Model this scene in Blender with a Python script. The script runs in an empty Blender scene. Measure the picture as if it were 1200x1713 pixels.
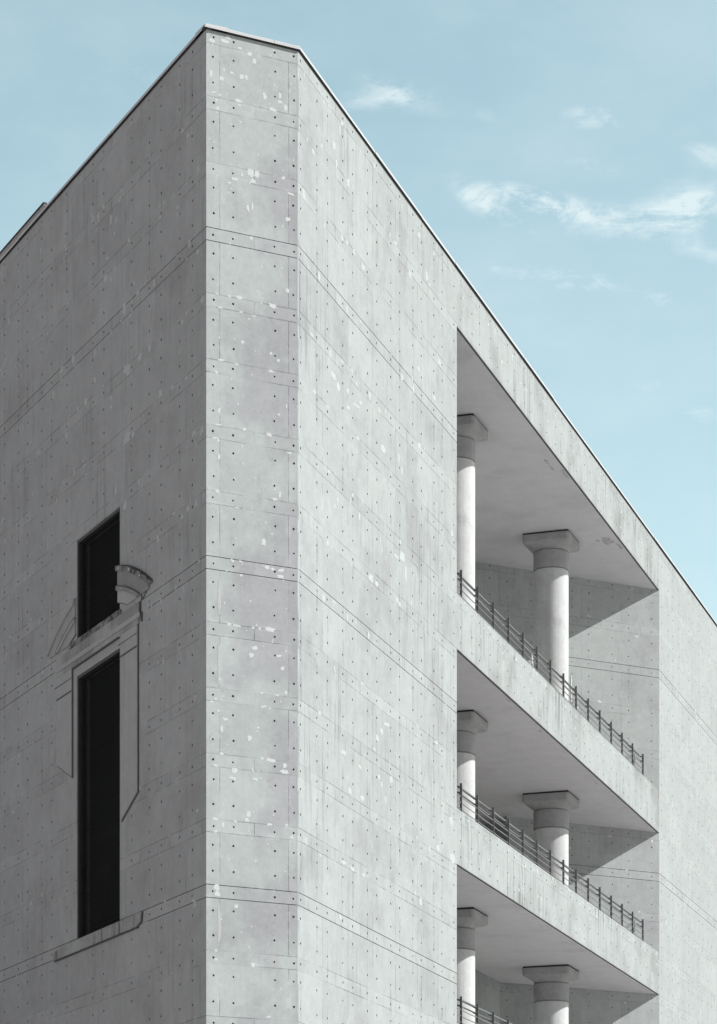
import bpy, bmesh, math, random
from mathutils import Vector, Matrix
import numpy as np
random.seed(7)
sc = bpy.context.scene
COL = sc.collection

# ------------------------------------------------------------------ survey
H = 1.6                                   # eye height above the pavement
TH = 0.460638008
U2 = np.array([math.cos(TH), math.sin(TH)])            # along the narrow corner wall
L2 = np.array([-math.sin(TH), math.cos(TH)])           # along the long shaded side wall
AR = math.atan2(U2[0], U2[1]) - math.pi / 4
R2 = np.array([math.sin(AR), math.cos(AR)])            # along the loggia front
N2 = np.array([R2[1], -R2[0]])                         # outward normal of the loggia front
PA = np.array([-2.99647059, 53.4234221])
PB = np.array([-1.20206052, 54.31388892])
WC = 2.003                                # width of corner wall
Z0, PER, STRIP = 22.653, 1.294, 0.258     # shuttering module (heights from eye level)
JP = 1.63                                 # board width
UC, UD = 11.13, 33.71                     # loggia opening along the front
ROOF = 26.80
BOLD = [Z0 + k * PER * 5 for k in (-3, -2, -1, 0)]     # pairs of bold grooves

# ------------------------------------------------------------------ nodes
class NT:
    def __init__(s, tree):
        s.t = tree; s.n = tree.nodes; s.l = tree.links
    def node(s, kind, **kw):
        n = s.n.new(kind)
        for k, v in kw.items(): setattr(n, k, v)
        return n
    def put(s, sock, v):
        if v is None: return
        if hasattr(v, 'is_output') or isinstance(v, bpy.types.NodeSocket): s.l.new(v, sock)
        else:
            if isinstance(v, (tuple, list)) and len(v) == 3 and sock.type == 'RGBA': v = (*v, 1)
            sock.default_value = v
    def m(s, op, a, b=None, c=None, clamp=False):
        n = s.node('ShaderNodeMath', operation=op, use_clamp=clamp)
        s.put(n.inputs[0], a); s.put(n.inputs[1], b); s.put(n.inputs[2], c)
        return n.outputs[0]
    def rng(s, v, a, b, c=0., d=1., smooth=False):
        n = s.node('ShaderNodeMapRange'); n.clamp = True
        if smooth: n.interpolation_type = 'SMOOTHSTEP'
        s.put(n.inputs[0], v)
        for i, x in enumerate((a, b, c, d)): s.put(n.inputs[1 + i], x)
        return n.outputs[0]
    def vec(s, x, y, z):
        n = s.node('ShaderNodeCombineXYZ')
        for i, v in enumerate((x, y, z)): s.put(n.inputs[i], v)
        return n.outputs[0]
    def noise(s, v, scale, detail=3, rough=.55, dist=0.):
        n = s.node('ShaderNodeTexNoise'); s.put(n.inputs['Vector'], v)
        n.inputs['Scale'].default_value = scale; n.inputs['Detail'].default_value = detail
        n.inputs['Roughness'].default_value = rough; n.inputs['Distortion'].default_value = dist
        return n.outputs[0]
    def mix(s, f, a, b, mode='MIX'):
        n = s.node('ShaderNodeMix', data_type='RGBA', blend_type=mode)
        s.put(n.inputs[0], f); s.put(n.inputs[6], a); s.put(n.inputs[7], b)
        return n.outputs[2]

def new_mat(name):
    m = bpy.data.materials.new(name); m.use_nodes = True
    t = NT(m.node_tree); b = m.node_tree.nodes['Principled BSDF']
    return m, t, b

def concrete(name, j0=0., holes=(.33, 1.30), base=(.415, .44, .433), stain=(.335, .325, .345), stain_at=(.5, .72),
             streak=.5, holestreak=.5, per=JP, joints=True, joint_dark=.5, seed=0., smooth=False, stripjoint=.5, bleach=.14, mottle=1.0, ptone=1., xbias=None, seams=0):
    m, t, b = new_mat(name)
    tc = t.node('ShaderNodeTexCoord')
    sx = t.node('ShaderNodeSeparateXYZ'); t.l.new(tc.outputs['Object'], sx.inputs[0])
    X, Y, Z = sx.outputs
    P = t.vec(t.m('ADD', X, seed), t.m('ADD', Y, seed * .37), Z)
    # broad tone and stain
    n1 = t.noise(P, .55, 6, .6)
    n2 = t.noise(P, 2.3, 5, .6)
    n3 = t.noise(P, 9., 4, .65)
    nf = t.noise(P, 42., 3, .7)
    if xbias: n1 = t.m('ADD', n1, t.rng(X, *xbias))
    col = t.mix(t.rng(n1, stain_at[0], stain_at[1], 0, .75, True), base, stain)
    tone = t.m('ADD', t.rng(n2, .3, .7, 1 - .07 * mottle, 1 + .05 * mottle), t.rng(n3, .3, .7, -.05 * mottle, .05 * mottle))
    tone = t.m('ADD', tone, t.rng(nf, .3, .7, -.05 * mottle, .05 * mottle))
    if joints:
        v = t.m('DIVIDE', t.m('SUBTRACT', Z, Z0), PER)
        vf = t.m('FRACT', v); vi = t.m('FLOOR', v)
        strip = t.m('LESS_THAN', vf, STRIP / PER)
        Xs = t.m('SUBTRACT', t.m('ADD', X, t.m('MULTIPLY', strip, per * stripjoint)), j0)
        q = t.m('DIVIDE', Xs, per); qf = t.m('FRACT', q); qi = t.m('FLOOR', q)
        wn = t.node('ShaderNodeTexWhiteNoise'); wn.noise_dimensions = '2D'
        t.l.new(t.vec(t.m('ADD', qi, seed), t.m('ADD', t.m('MULTIPLY', vi, 2.), strip), 0.), wn.inputs['Vector'])
        tone = t.m('ADD', tone, t.rng(wn.outputs[0], 0, 1, -.055 * ptone, .04 * ptone))
        dx = t.m('MULTIPLY', t.m('MINIMUM', qf, t.m('SUBTRACT', 1., qf)), per)
        zz = t.m('MULTIPLY', vf, PER)
        dz = t.m('MINIMUM', t.m('MINIMUM', zz, t.m('SUBTRACT', PER, zz)), t.m('ABSOLUTE', t.m('SUBTRACT', zz, STRIP)))
        wob = t.rng(n3, .3, .7, -.004, .004)
        vis = t.rng(t.noise(P, .9, 2), .38, .6, .15, 1., True)
        jl = t.m('MAXIMUM', t.rng(t.m('ADD', dx, wob), .004, .012, 1, 0), t.rng(t.m('ADD', dz, wob), .004, .012, 1, 0))
        jl = t.m('MULTIPLY', jl, vis)
        # pale laitance bleeding along the joints
        jb = t.m('MULTIPLY', t.rng(t.m('MINIMUM', dx, dz), .0, .09, 1, 0, True), t.rng(t.noise(P, 3.1, 4), .55, .68, 0, bleach))
        tone = t.m('ADD', tone, jb)
        tone = t.m('MULTIPLY', tone, t.m('SUBTRACT', 1., t.m('MULTIPLY', jl, joint_dark)))
    # vertical rain streaks
    sv = t.noise(t.vec(t.m('MULTIPLY', t.m('ADD', X, seed), 7.), t.m('MULTIPLY', Y, 7.), t.m('MULTIPLY', Z, .45)), 1., 5, .6)
    sm = t.rng(t.noise(P, .33, 3), .42, .66, .1, 1., True)
    tone = t.m('MULTIPLY', tone, t.m('SUBTRACT', 1., t.m('MULTIPLY', t.m('MULTIPLY', t.rng(sv, .5, .74, 0, .34), sm), streak)))
    if holes and holestreak:
        f0 = t.m('MULTIPLY', t.m('FRACT', t.m('DIVIDE', t.m('SUBTRACT', X, j0), per)), per)
        d = None
        for h in holes:
            dd = t.m('ABSOLUTE', t.m('SUBTRACT', f0, h)); d = dd if d is None else t.m('MINIMUM', d, dd)
        hv = t.rng(t.noise(t.vec(t.m('MULTIPLY', X, 1.3), seed, t.m('MULTIPLY', Z, 1.1)), 1., 3), .52, .68, 0, 1.)
        hs = t.m('MULTIPLY', t.rng(t.m('ADD', d, t.rng(n3, .3, .7, -.012, .012)), .0, .05, .38, 0, True), hv)
        tone = t.m('MULTIPLY', tone, t.m('SUBTRACT', 1., t.m('MULTIPLY', hs, holestreak)))
    if seams:
        an = t.m('DIVIDE', t.m('ARCTAN2', Y, X), 6.28318 / seams); af = t.m('FRACT', an)
        wn = t.node('ShaderNodeTexWhiteNoise'); wn.noise_dimensions = '1D'; t.l.new(t.m('FLOOR', an), wn.inputs['W'])
        ad = t.m('MINIMUM', af, t.m('SUBTRACT', 1., af))
        tone = t.m('MULTIPLY', tone, t.rng(wn.outputs[0], 0, 1, .955, 1.03))
        tone = t.m('MULTIPLY', tone, t.rng(ad, .008, .03, .84, 1.))
        drip = t.m('MULTIPLY', t.rng(t.noise(P, 1.6, 5, .7), .56, .68, 0, .22), t.rng(t.noise(P, .6, 2), .42, .6))
        tone = t.m('MULTIPLY', tone, t.m('SUBTRACT', 1., drip))
    # air holes and small specks
    if not smooth:
        pore = t.m('MULTIPLY', t.rng(t.noise(P, 26., 1), .70, .74, 0, .35), t.rng(t.noise(P, 1.1, 2), .45, .6))
        tone = t.m('MULTIPLY', tone, t.m('SUBTRACT', 1., pore))
        spk = t.m('MULTIPLY', t.rng(t.noise(P, 15., 2), .69, .73, 0, .17), t.rng(t.noise(P, 1.7, 2), .5, .62))
        tone = t.m('ADD', tone, spk)
    col = t.mix(1., col, t.vec(tone, tone, tone), 'MULTIPLY')
    t.l.new(col, b.inputs['Base Color'])
    b.inputs['Roughness'].default_value = .9
    b.inputs['Specular IOR Level'].default_value = .25
    bp = t.node('ShaderNodeBump'); bp.inputs['Strength'].default_value = .35; bp.inputs['Distance'].default_value = .01
    t.l.new(t.m('ADD', t.m('MULTIPLY', n3, .7), t.m('MULTIPLY', nf, .4)), bp.inputs['Height'])
    t.l.new(bp.outputs[0], b.inputs['Normal'])
    return m

def plain(name, c, rough=.7, metal=0., var=.15, scale=6., spec=.4, streaky=False):
    m, t, b = new_mat(name)
    tc = t.node('ShaderNodeTexCoord'); V = tc.outputs['Object']
    if streaky:
        mp = t.node('ShaderNodeMapping'); mp.inputs['Scale'].default_value = (6, 6, .5); t.l.new(V, mp.inputs[0]); V = mp.outputs[0]
    n = t.noise(V, scale, 5, .6)
    k = t.rng(n, .3, .7, 1 - var, 1 + var)
    t.l.new(t.mix(1., c, t.vec(k, k, k), 'MULTIPLY'), b.inputs['Base Color'])
    b.inputs['Roughness'].default_value = rough; b.inputs['Metallic'].default_value = metal
    b.inputs['Specular IOR Level'].default_value = spec
    return m

def mossy(name, base, dark, lo=.42, hi=.6):
    m, t, b = new_mat(name)
    tc = t.node('ShaderNodeTexCoord')
    n = t.noise(tc.outputs['Object'], 6.5, 6, .7); n2 = t.noise(tc.outputs['Object'], 30., 3, .7)
    k = t.rng(n2, .3, .7, .88, 1.1)
    c = t.mix(t.rng(n, lo, hi, 0, 1, True), base, dark)
    t.l.new(t.mix(1., c, t.vec(k, k, k), 'MULTIPLY'), b.inputs['Base Color'])
    b.inputs['Roughness'].default_value = .9; b.inputs['Specular IOR Level'].default_value = .2
    return m

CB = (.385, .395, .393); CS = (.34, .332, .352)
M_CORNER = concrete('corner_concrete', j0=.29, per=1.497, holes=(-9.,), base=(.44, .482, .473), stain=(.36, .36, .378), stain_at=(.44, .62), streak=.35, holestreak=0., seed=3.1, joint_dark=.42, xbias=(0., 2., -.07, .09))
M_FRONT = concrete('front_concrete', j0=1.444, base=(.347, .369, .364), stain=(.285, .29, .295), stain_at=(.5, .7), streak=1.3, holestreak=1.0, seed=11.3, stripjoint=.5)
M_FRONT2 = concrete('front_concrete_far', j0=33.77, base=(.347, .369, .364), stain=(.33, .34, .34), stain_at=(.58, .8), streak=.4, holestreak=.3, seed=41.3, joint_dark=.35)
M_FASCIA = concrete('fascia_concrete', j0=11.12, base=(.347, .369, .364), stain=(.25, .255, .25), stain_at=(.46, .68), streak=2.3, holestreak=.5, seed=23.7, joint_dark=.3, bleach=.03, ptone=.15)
M_SIDE = concrete('side_concrete', j0=-1.038, base=CB, stain=(.325, .325, .328), stain_at=(.5, .72), holes=(.33, 1.313), streak=.9, holestreak=.45, seed=57.9, joint_dark=.42)
M_LOGGIA = concrete('loggia_concrete', j0=-1.412, per=1.47, holes=(.27, 1.13), base=(.385, .41, .405), stain=(.335, .335, .35), stain_at=(.46, .64), streak=.4, holestreak=.2, seed=77.7, joint_dark=.32)
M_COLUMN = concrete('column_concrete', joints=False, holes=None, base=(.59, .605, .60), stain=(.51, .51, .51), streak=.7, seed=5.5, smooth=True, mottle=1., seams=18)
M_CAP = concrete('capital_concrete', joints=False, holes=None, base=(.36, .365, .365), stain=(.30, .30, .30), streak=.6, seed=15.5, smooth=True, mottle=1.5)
M_CEIL = concrete('ceiling_plaster', joints=False, holes=None, base=(.59, .585, .595), stain=(.52, .515, .525), stain_at=(.5, .66), streak=0., seed=2.2, smooth=True, mottle=.7)
M_PATCH = plain('repair_mortar', (.60, .63, .622), .9, var=.06, scale=20)
M_PATCHL = plain('repair_mortar_dull', (.475, .49, .485), .9, var=.06, scale=20)
M_PATCHF = plain('repair_mortar_front', (.425, .45, .443), .9, var=.08, scale=20)
M_HOLE = plain('tie_hole_plug', (.06, .06, .06), .9)
M_GROOVE = plain('groove_shadow_gap', (.15, .15, .15), .95, scale=3., var=.3)
M_STAINPLASTER = plain('peeled_plaster', (.42, .41, .42), .9, var=.35, scale=7)
M_COPING = plain('coping_metal', (.52, .53, .53), .5, var=.06, scale=2.)
M_DARK = plain('dark_shade_paint', (.035, .037, .038), .7)  # near-black colour that paints shade under the coping and above the capitals
M_RAIL = plain('railing_paint', (.19, .187, .19), .45, var=.15, scale=9., spec=.5)
M_TUBE = plain('handrail_tube', (.13, .13, .13), .3, var=.1, scale=9., metal=0.)
M_LOUVRE = plain('louvre_metal', (.012, .013, .010), .6, var=.5, scale=1.2, spec=.15)
M_LBACK = plain('louvre_void', (.006, .006, .006), .9)
M_FRAME = plain('window_frame_metal', (.04, .043, .039), .55)
M_RELIEF = concrete('relief_concrete', joints=False, holes=None, base=(.395, .403, .402), stain=(.33, .33, .33), stain_at=(.5, .75), streak=.8, seed=91., smooth=True)
M_MOSS = mossy('stained_ledge_concrete', (.27, .27, .265), (.06, .06, .057), .40, .62)
M_WEEP = concrete('weeping_concrete', joints=False, holes=None, base=(.39, .40, .395), stain=(.23, .225, .22), stain_at=(.40, .62), streak=2.4, seed=33., smooth=True)
M_JOINT_SHADE = plain('dark_joint_shade', (.10, .10, .10), .9)  # strips painted dark as shade along relief edges, joints and slab undersides
M_WHITE = plain('white_pipe_paint', (.8, .8, .78), .4, var=.04)
M_ROOFMETAL = plain('roof_sheet', (.36, .345, .33), .6, var=.1)
M_ROOF = plain('roof_gravel', (.3, .3, .29), .95)
M_FLOOR = plain('loggia_floor_screed', (.42, .41, .40), .9)
M_PAVE = None
def make_pave():
    m, t, b = new_mat('pavement_slabs')
    tc = t.node('ShaderNodeTexCoord')
    br = t.node('ShaderNodeTexBrick'); t.l.new(tc.outputs['Object'], br.inputs[0])
    br.inputs['Color1'].default_value = (.50, .47, .475, 1); br.inputs['Color2'].default_value = (.46, .43, .435, 1)
    br.inputs['Mortar'].default_value = (.22, .2, .2, 1); br.inputs['Scale'].default_value = 1.2
    br.inputs['Mortar Size'].default_value = .01
    k = t.rng(t.noise(tc.outputs['Object'], .4, 6), .3, .7, .88, 1.1)
    t.l.new(t.mix(1., br.outputs[0], t.vec(k, k, k), 'MULTIPLY'), b.inputs['Base Color'])
    b.inputs['Roughness'].default_value = .9
    return m
M_PAVE = make_pave()

# ------------------------------------------------------------------ mesh helpers
class MB:
    def __init__(s): s.v = []; s.f = []; s.mi = []; s.mats = []
    def slot(s, mat):
        if mat not in s.mats: s.mats.append(mat)
        return s.mats.index(mat)
    def poly(s, pts, mat):
        i = len(s.v); s.v += [tuple(map(float, p)) for p in pts]
        s.f.append(tuple(range(i, i + len(pts)))); s.mi.append(s.slot(mat))
    def box(s, a, b, mat, skip=()):
        (x0, y0, z0), (x1, y1, z1) = a, b
        F = {'-x': [(x0, y0, z0), (x0, y0, z1), (x0, y1, z1), (x0, y1, z0)], '+x': [(x1, y0, z0), (x1, y1, z0), (x1, y1, z1), (x1, y0, z1)],
             '-y': [(x0, y0, z0), (x1, y0, z0), (x1, y0, z1), (x0, y0, z1)], '+y': [(x0, y1, z0), (x0, y1, z1), (x1, y1, z1), (x1, y1, z0)],
             '-z': [(x0, y0, z0), (x0, y1, z0), (x1, y1, z0), (x1, y0, z0)], '+z': [(x0, y0, z1), (x1, y0, z1), (x1, y1, z1), (x0, y1, z1)]}
        for k, p in F.items():
            if k not in skip: s.poly(p, mat)
    def prism(s, outline, y0, y1, mat):              # outline in (x, z), extruded from y0 (front) to y1
        s.poly([(x, y0, z) for x, z in outline], mat); s.poly([(x, y1, z) for x, z in outline][::-1], mat)
        n = len(outline)
        for i in range(n):
            (xa, za), (xb, zb) = outline[i], outline[(i + 1) % n]
            s.poly([(xa, y0, za), (xa, y1, za), (xb, y1, zb), (xb, y0, zb)], mat)
    def slab(s, outline, z0, z1, mat, top=True, bottom=True):   # outline in (x, y)
        if top: s.poly([(x, y, z1) for x, y in outline], mat)
        if bottom: s.poly([(x, y, z0) for x, y in outline][::-1], mat)
        n = len(outline)
        for i in range(n):
            (xa, ya), (xb, yb) = outline[i], outline[(i + 1) % n]
            s.poly([(xa, ya, z0), (xb, yb, z0), (xb, yb, z1), (xa, ya, z1)], mat)
    def tube(s, pts, r, mat, n=8, cap=True):
        pts = [Vector(p) for p in pts]; rings = []
        for i, p in enumerate(pts):
            d = (pts[min(i + 1, len(pts) - 1)] - pts[max(i - 1, 0)]).normalized()
            a = d.orthogonal().normalized() if abs(d.z) > .9 else d.cross(Vector((0, 0, 1))).normalized()
            b2 = d.cross(a)
            rings.append([p + (a * math.cos(2 * math.pi * k / n) + b2 * math.sin(2 * math.pi * k / n)) * r for k in range(n)])
        for q, w in zip(rings, rings[1:]):
            for k in range(n): s.poly([q[k], q[(k + 1) % n], w[(k + 1) % n], w[k]], mat)
        if cap: s.poly(rings[0][::-1], mat); s.poly(rings[-1], mat)
    def build(s, name, parent=None, mw=None, smooth=False, merge=True):
        me = bpy.data.meshes.new(name); me.from_pydata(s.v, [], s.f)
        for m in s.mats: me.materials.append(m)
        me.polygons.foreach_set('material_index', s.mi)
        if merge:
            bm = bmesh.new(); bm.from_mesh(me)
            bmesh.ops.remove_doubles(bm, verts=bm.verts, dist=1e-5)
            bmesh.ops.recalc_face_normals(bm, faces=bm.faces) if smooth else None
            bm.to_mesh(me); bm.free()
        if smooth:
            me.polygons.foreach_set('use_smooth', [True] * len(me.polygons))
            me.set_sharp_from_angle(angle=math.radians(35))
        me.update()
        o = bpy.data.objects.new(name, me); COL.objects.link(o)
        place(o, parent, mw)
        return o

def world_of(o):
    return (world_of(o.parent) if o.parent else Matrix.Identity(4)) @ o.matrix_basis
def place(o, parent, mw):
    mw = mw or Matrix.Identity(4)
    if parent:
        o.parent = parent; o.matrix_basis = world_of(parent).inverted() @ mw
    else: o.matrix_basis = mw
def frame(p, d, z=H):
    """local X along d (horizontal), local Y into the wall, local Z up; heights measured from eye level"""
    x = Vector((d[0], d[1], 0)); up = Vector((0, 0, 1)); y = up.cross(x)
    m = Matrix((x, y, up)).transposed().to_4x4(); m.translation = Vector((p[0], p[1], z)); return m
def empty(name, mw, parent=None):
    o = bpy.data.objects.new(name, None); COL.objects.link(o); o.empty_display_size = .3; place(o, parent, mw); return o
def tag(o, label=None, cat=None, group=None, kind=None):
    for k, v in (('label', label), ('category', cat), ('group', group), ('kind', kind)):
        if v: o[k] = v
    return o
def copy_tree(o, parent, mw=None):
    c = o.copy(); COL.objects.link(c)
    if mw is not None: place(c, parent, mw)
    else: c.parent = parent
    for ch in list(o.children): copy_tree(ch, c)
    return c

def hole_rows(z0, z1):
    out = []; k = math.floor((z0 - Z0) / PER) - 1
    while Z0 + k * PER < z1:
        for d in (.129, .258 + .285, .258 + .79):
            z = Z0 + k * PER + d
            if z0 + .07 < z < z1 - .06: out.append(z)
        k += 1
    return out

def wall(mb, x0, x1, z0, z1, cols, mat, rh=.024, openings=(), nohole=(), bold=True, jitter=.012, rows=None, nogroove=()):
    """flat wall face in local XZ at y=0 with real recessed tie holes and bold horizontal grooves"""
    h = .05
    rows = hole_rows(z0, z1) if rows is None else rows
    cols = [c for c in cols if x0 + h < c < x1 - h]
    gz = []
    if bold:
        for b in BOLD:
            for z in (b, b + STRIP):
                if z0 + .02 < z < z1 - .02: gz.append((z - .0065, z + .0065))
    xs = {x0, x1}; zs = {z0, z1}
    for c in cols: xs |= {c - h, c + h}
    for r_ in rows: zs |= {r_ - h, r_ + h}
    for a, b in gz: zs |= {a, b}
    for o in openings: xs |= {o[0], o[1]}; zs |= {o[2], o[3]}
    def clean(s):
        s = sorted(s); out = [s[0]]
        for v in s[1:]:
            if v - out[-1] > 1e-6: out.append(v)
        return out
    xs = clean(xs); zs = clean(zs)
    def isin(v, lst, tol=1e-6): return any(abs(v - q) < tol for q in lst)
    hc = [c for c in cols]; hr = list(rows)
    for i in range(len(xs) - 1):
        xa, xb = xs[i], xs[i + 1]; xm = (xa + xb) / 2
        iscol = isin(xm, hc) and abs(xb - xa - 2 * h) < 1e-5
        for j in range(len(zs) - 1):
            za, zb = zs[j], zs[j + 1]; zm = (za + zb) / 2
            if any(o[0] < xm < o[1] and o[2] < zm < o[3] for o in openings): continue
            if any(a - 1e-6 < za and zb < b + 1e-6 for a, b in gz) and not any(q[0] < xm < q[1] and q[2] < zm < q[3] for q in nogroove):
                d = .022
                mb.poly([(xa, 0, za), (xb, 0, za), (xb, d, za), (xa, d, za)][::-1], M_GROOVE)
                mb.poly([(xa, d, za), (xb, d, za), (xb, d, zb), (xa, d, zb)], M_GROOVE)
                mb.poly([(xa, d, zb), (xb, d, zb), (xb, 0, zb), (xa, 0, zb)][::-1], M_GROOVE)
                continue
            if iscol and isin(zm, hr) and abs(zb - za - 2 * h) < 1e-5 and not any(q[0] < xm < q[1] and q[2] < zm < q[3] for q in nohole):
                cx = xm + random.uniform(-jitter, jitter); cz = zm + random.uniform(-jitter, jitter)
                rr = rh * random.uniform(.85, 1.15)
                ang = [math.pi / 4 * k for k in range(8)]
                rim = [(cx + rr * math.cos(a), 0, cz + rr * math.sin(a)) for a in ang]
                bot = [(cx + rr * .72 * math.cos(a), .05, cz + rr * .72 * math.sin(a)) for a in ang]
                sq = [(xb, 0, zm), (xb, 0, zb), (xm, 0, zb), (xa, 0, zb), (xa, 0, zm), (xa, 0, za), (xm, 0, za), (xb, 0, za)]
                for k in range(8):
                    k2 = (k + 1) % 8
                    mb.poly([rim[k], sq[k], sq[k2], rim[k2]], mat)
                    mb.poly([bot[k], rim[k], rim[k2], bot[k2]], M_GROOVE)
                mb.poly(bot, M_HOLE)
            else:
                mb.poly([(xa, 0, za), (xb, 0, za), (xb, 0, zb), (xa, 0, zb)], mat)

def patch(mb, u, z, w, h, mat, rot=0., y=-.004):
    n = random.randint(13, 19); pts = []
    w = max(w, .03); h = max(h, .03)
    sq = random.uniform(.55, 1.)
    for k in range(n):
        a = 2 * math.pi * (k + random.uniform(-.2, .2)) / n
        c, s_ = math.cos(a), math.sin(a)
        rr = random.uniform(.62, 1.12)
        px = math.copysign(abs(c) ** sq, c) * w / 2 * rr; pz = math.copysign(abs(s_) ** sq, s_) * h / 2 * rr
        pts.append((u + px * math.cos(rot) - pz * math.sin(rot), z + px * math.sin(rot) + pz * math.cos(rot)))
    mb.poly([(a, y, b) for a, b in pts], mat)
    for (a, b), (c, d) in zip(pts, pts[1:] + pts[:1]): mb.poly([(a, y, b), (a, .001, b), (c, .001, d), (c, y, d)], mat)
PATCH_C = [(0.47,26.73,0.12,0.08),(0.4,26.65,0.19,0.07),(0.12,26.6,0.14,0.08),(0.72,26.58,0.1,0.05),(0.93,26.51,0.1,0.08),(1.03,26.39,0.09,0.12),(0.1,25.95,0.06,0.13),(0.38,26.08,0.04,0.07),(0.55,26.05,0.08,0.06),(0.33,25.9,0.1,0.08),(0.76,26.02,0.09,0.09),(0.86,26.03,0.06,0.11),(1.26,25.75,0.08,0.14),(1.6,25.82,0.06,0.12),(1.6,25.7,0.12,0.06),(1.72,25.61,0.08,0.12),(1.43,25.51,0.17,0.07),(0.69,25.53,0.12,0.06),(0.71,25.45,0.07,0.04),(0.24,25.29,0.08,0.07),(0.16,25.59,0.14,0.03),(0.29,25.56,0.07,0.04),(0.22,25.45,0.05,0.05),(0.74,25.12,0.06,0.03),(0.95,24.16,0.15,0.14),(1.09,24.16,0.11,0.14),(1.01,24,0.12,0.09),(0.77,24.08,0.06,0.07),(0.61,23.97,0.16,0.06),(0.5,23.87,0.08,0.04),(1.67,24.2,0.08,0.06),(0.23,23.97,0.06,0.03),(1.83,23.91,0.17,0.04),(0.9,23.45,0.06,0.13),(0.99,23.5,0.05,0.13),(1.77,23.39,0.12,0.08),(1.77,23.39,0.1,0.06),(0.97,22.87,0.06,0.07),(0.23,21.63,0.08,0.03),(0.5,21.63,0.07,0.05),(0.71,21.64,0.14,0.07),(1.43,21.6,0.17,0.09),(1.19,21.61,0.04,0.02),(0.29,21.37,0.09,0.04),(0.75,21.36,0.09,0.03),(1.76,21.97,0.08,0.08),(0.78,20.77,0.07,0.07),(0.32,20.34,0.16,0.05),(0.65,20.31,0.08,0.04),(1.4,20.3,0.13,0.05),(1.4,20.65,0.06,0.05),(1.56,20.54,0.06,0.06),(0.22,20.08,0.08,0.04),(0.92,21.25,0.04,0.03),(1.03,21.33,0.07,0.03),(0.28,19.34,0.05,0.13),(1.57,19.46,0.06,0.05),(1.74,19.65,0.03,0.08),(0.25,19.05,0.13,0.03),(0.82,19.05,0.08,0.07),(1.36,19.03,0.13,0.07),(0.19,18.78,0.16,0.03),(0.26,18.74,0.06,0.07),(0.27,18.43,0.05,0.12),(1.8,18.73,0.11,0.04),(0.23,17.74,0.1,0.06),(1.59,17.86,0.06,0.14),(1.48,17.76,0.11,0.05),(0.65,17.47,0.11,0.02),(1.24,16.87,0.1,0.14),(0.56,16.41,0.09,0.05),(0.74,16.42,0.08,0.04),(1.32,16.38,0.11,0.07),(1.44,16.36,0.09,0.07),(1.62,16.36,0.13,0.07),(1.61,16.24,0.13,0.07),(0.75,16.15,0.06,0.05),(0.49,15.15,0.09,0.05),(0.65,15.14,0.19,0.04),(1.01,15.14,0.06,0.05),(1.15,15.14,0.05,0.05),(1.39,15.15,0.21,0.09),(1.05,14.74,0.12,0.08),(0.97,14.59,0.11,0.09),(1.57,14.65,0.13,0.05),(1.65,14.41,0.09,0.08),(1.2,13.87,0.08,0.04),(1.54,13.86,0.07,0.05),(1.73,13.94,0.05,0.07),(0.2,13.64,0.06,0.04),(0.11,13.57,0.08,0.05),(0.41,13.26,0.12,0.06),(0.33,13.06,0.06,0.12),(0.93,12.94,0.1,0.12),(1.12,13.17,0.07,0.04),(0.26,13.41,0.06,0.05),(1.23,13.6,0.15,0.04),(1.37,13.58,0.06,0.03),(0.33,12.57,0.09,0.05),(1.21,12.57,0.07,0.05),(1.39,12.55,0.23,0.07),(1.7,12.47,0.09,0.09),(1.69,12.35,0.2,0.09),(0.2,12.32,0.09,0.05),(0.61,12.27,0.14,0.11),(0.57,12.11,0.16,0.06),(1.05,12.14,0.14,0.05),(0.91,11.43,0.09,0.13),(0.87,11.32,0.1,0.08),(0.2,11.27,0.14,0.06),(0.36,11.18,0.06,0.11),(0.2,11.03,0.08,0.06),(0.63,11.26,0.09,0.03),(1.37,11.27,0.11,0.05),(1.74,11.29,0.06,0.05),(1.86,11.06,0.09,0.06),(1,12.33,0.03,0.11),(0.22,9.92,0.13,0.12),(0.23,9.8,0.13,0.1),(0.64,9.58,0.08,0.07),(1,8.45,0.08,0.1),(1.35,7.44,0.14,0.03),(0.21,8.5,0.06,0.05),(0.21,8.68,0.07,0.04)]
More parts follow.
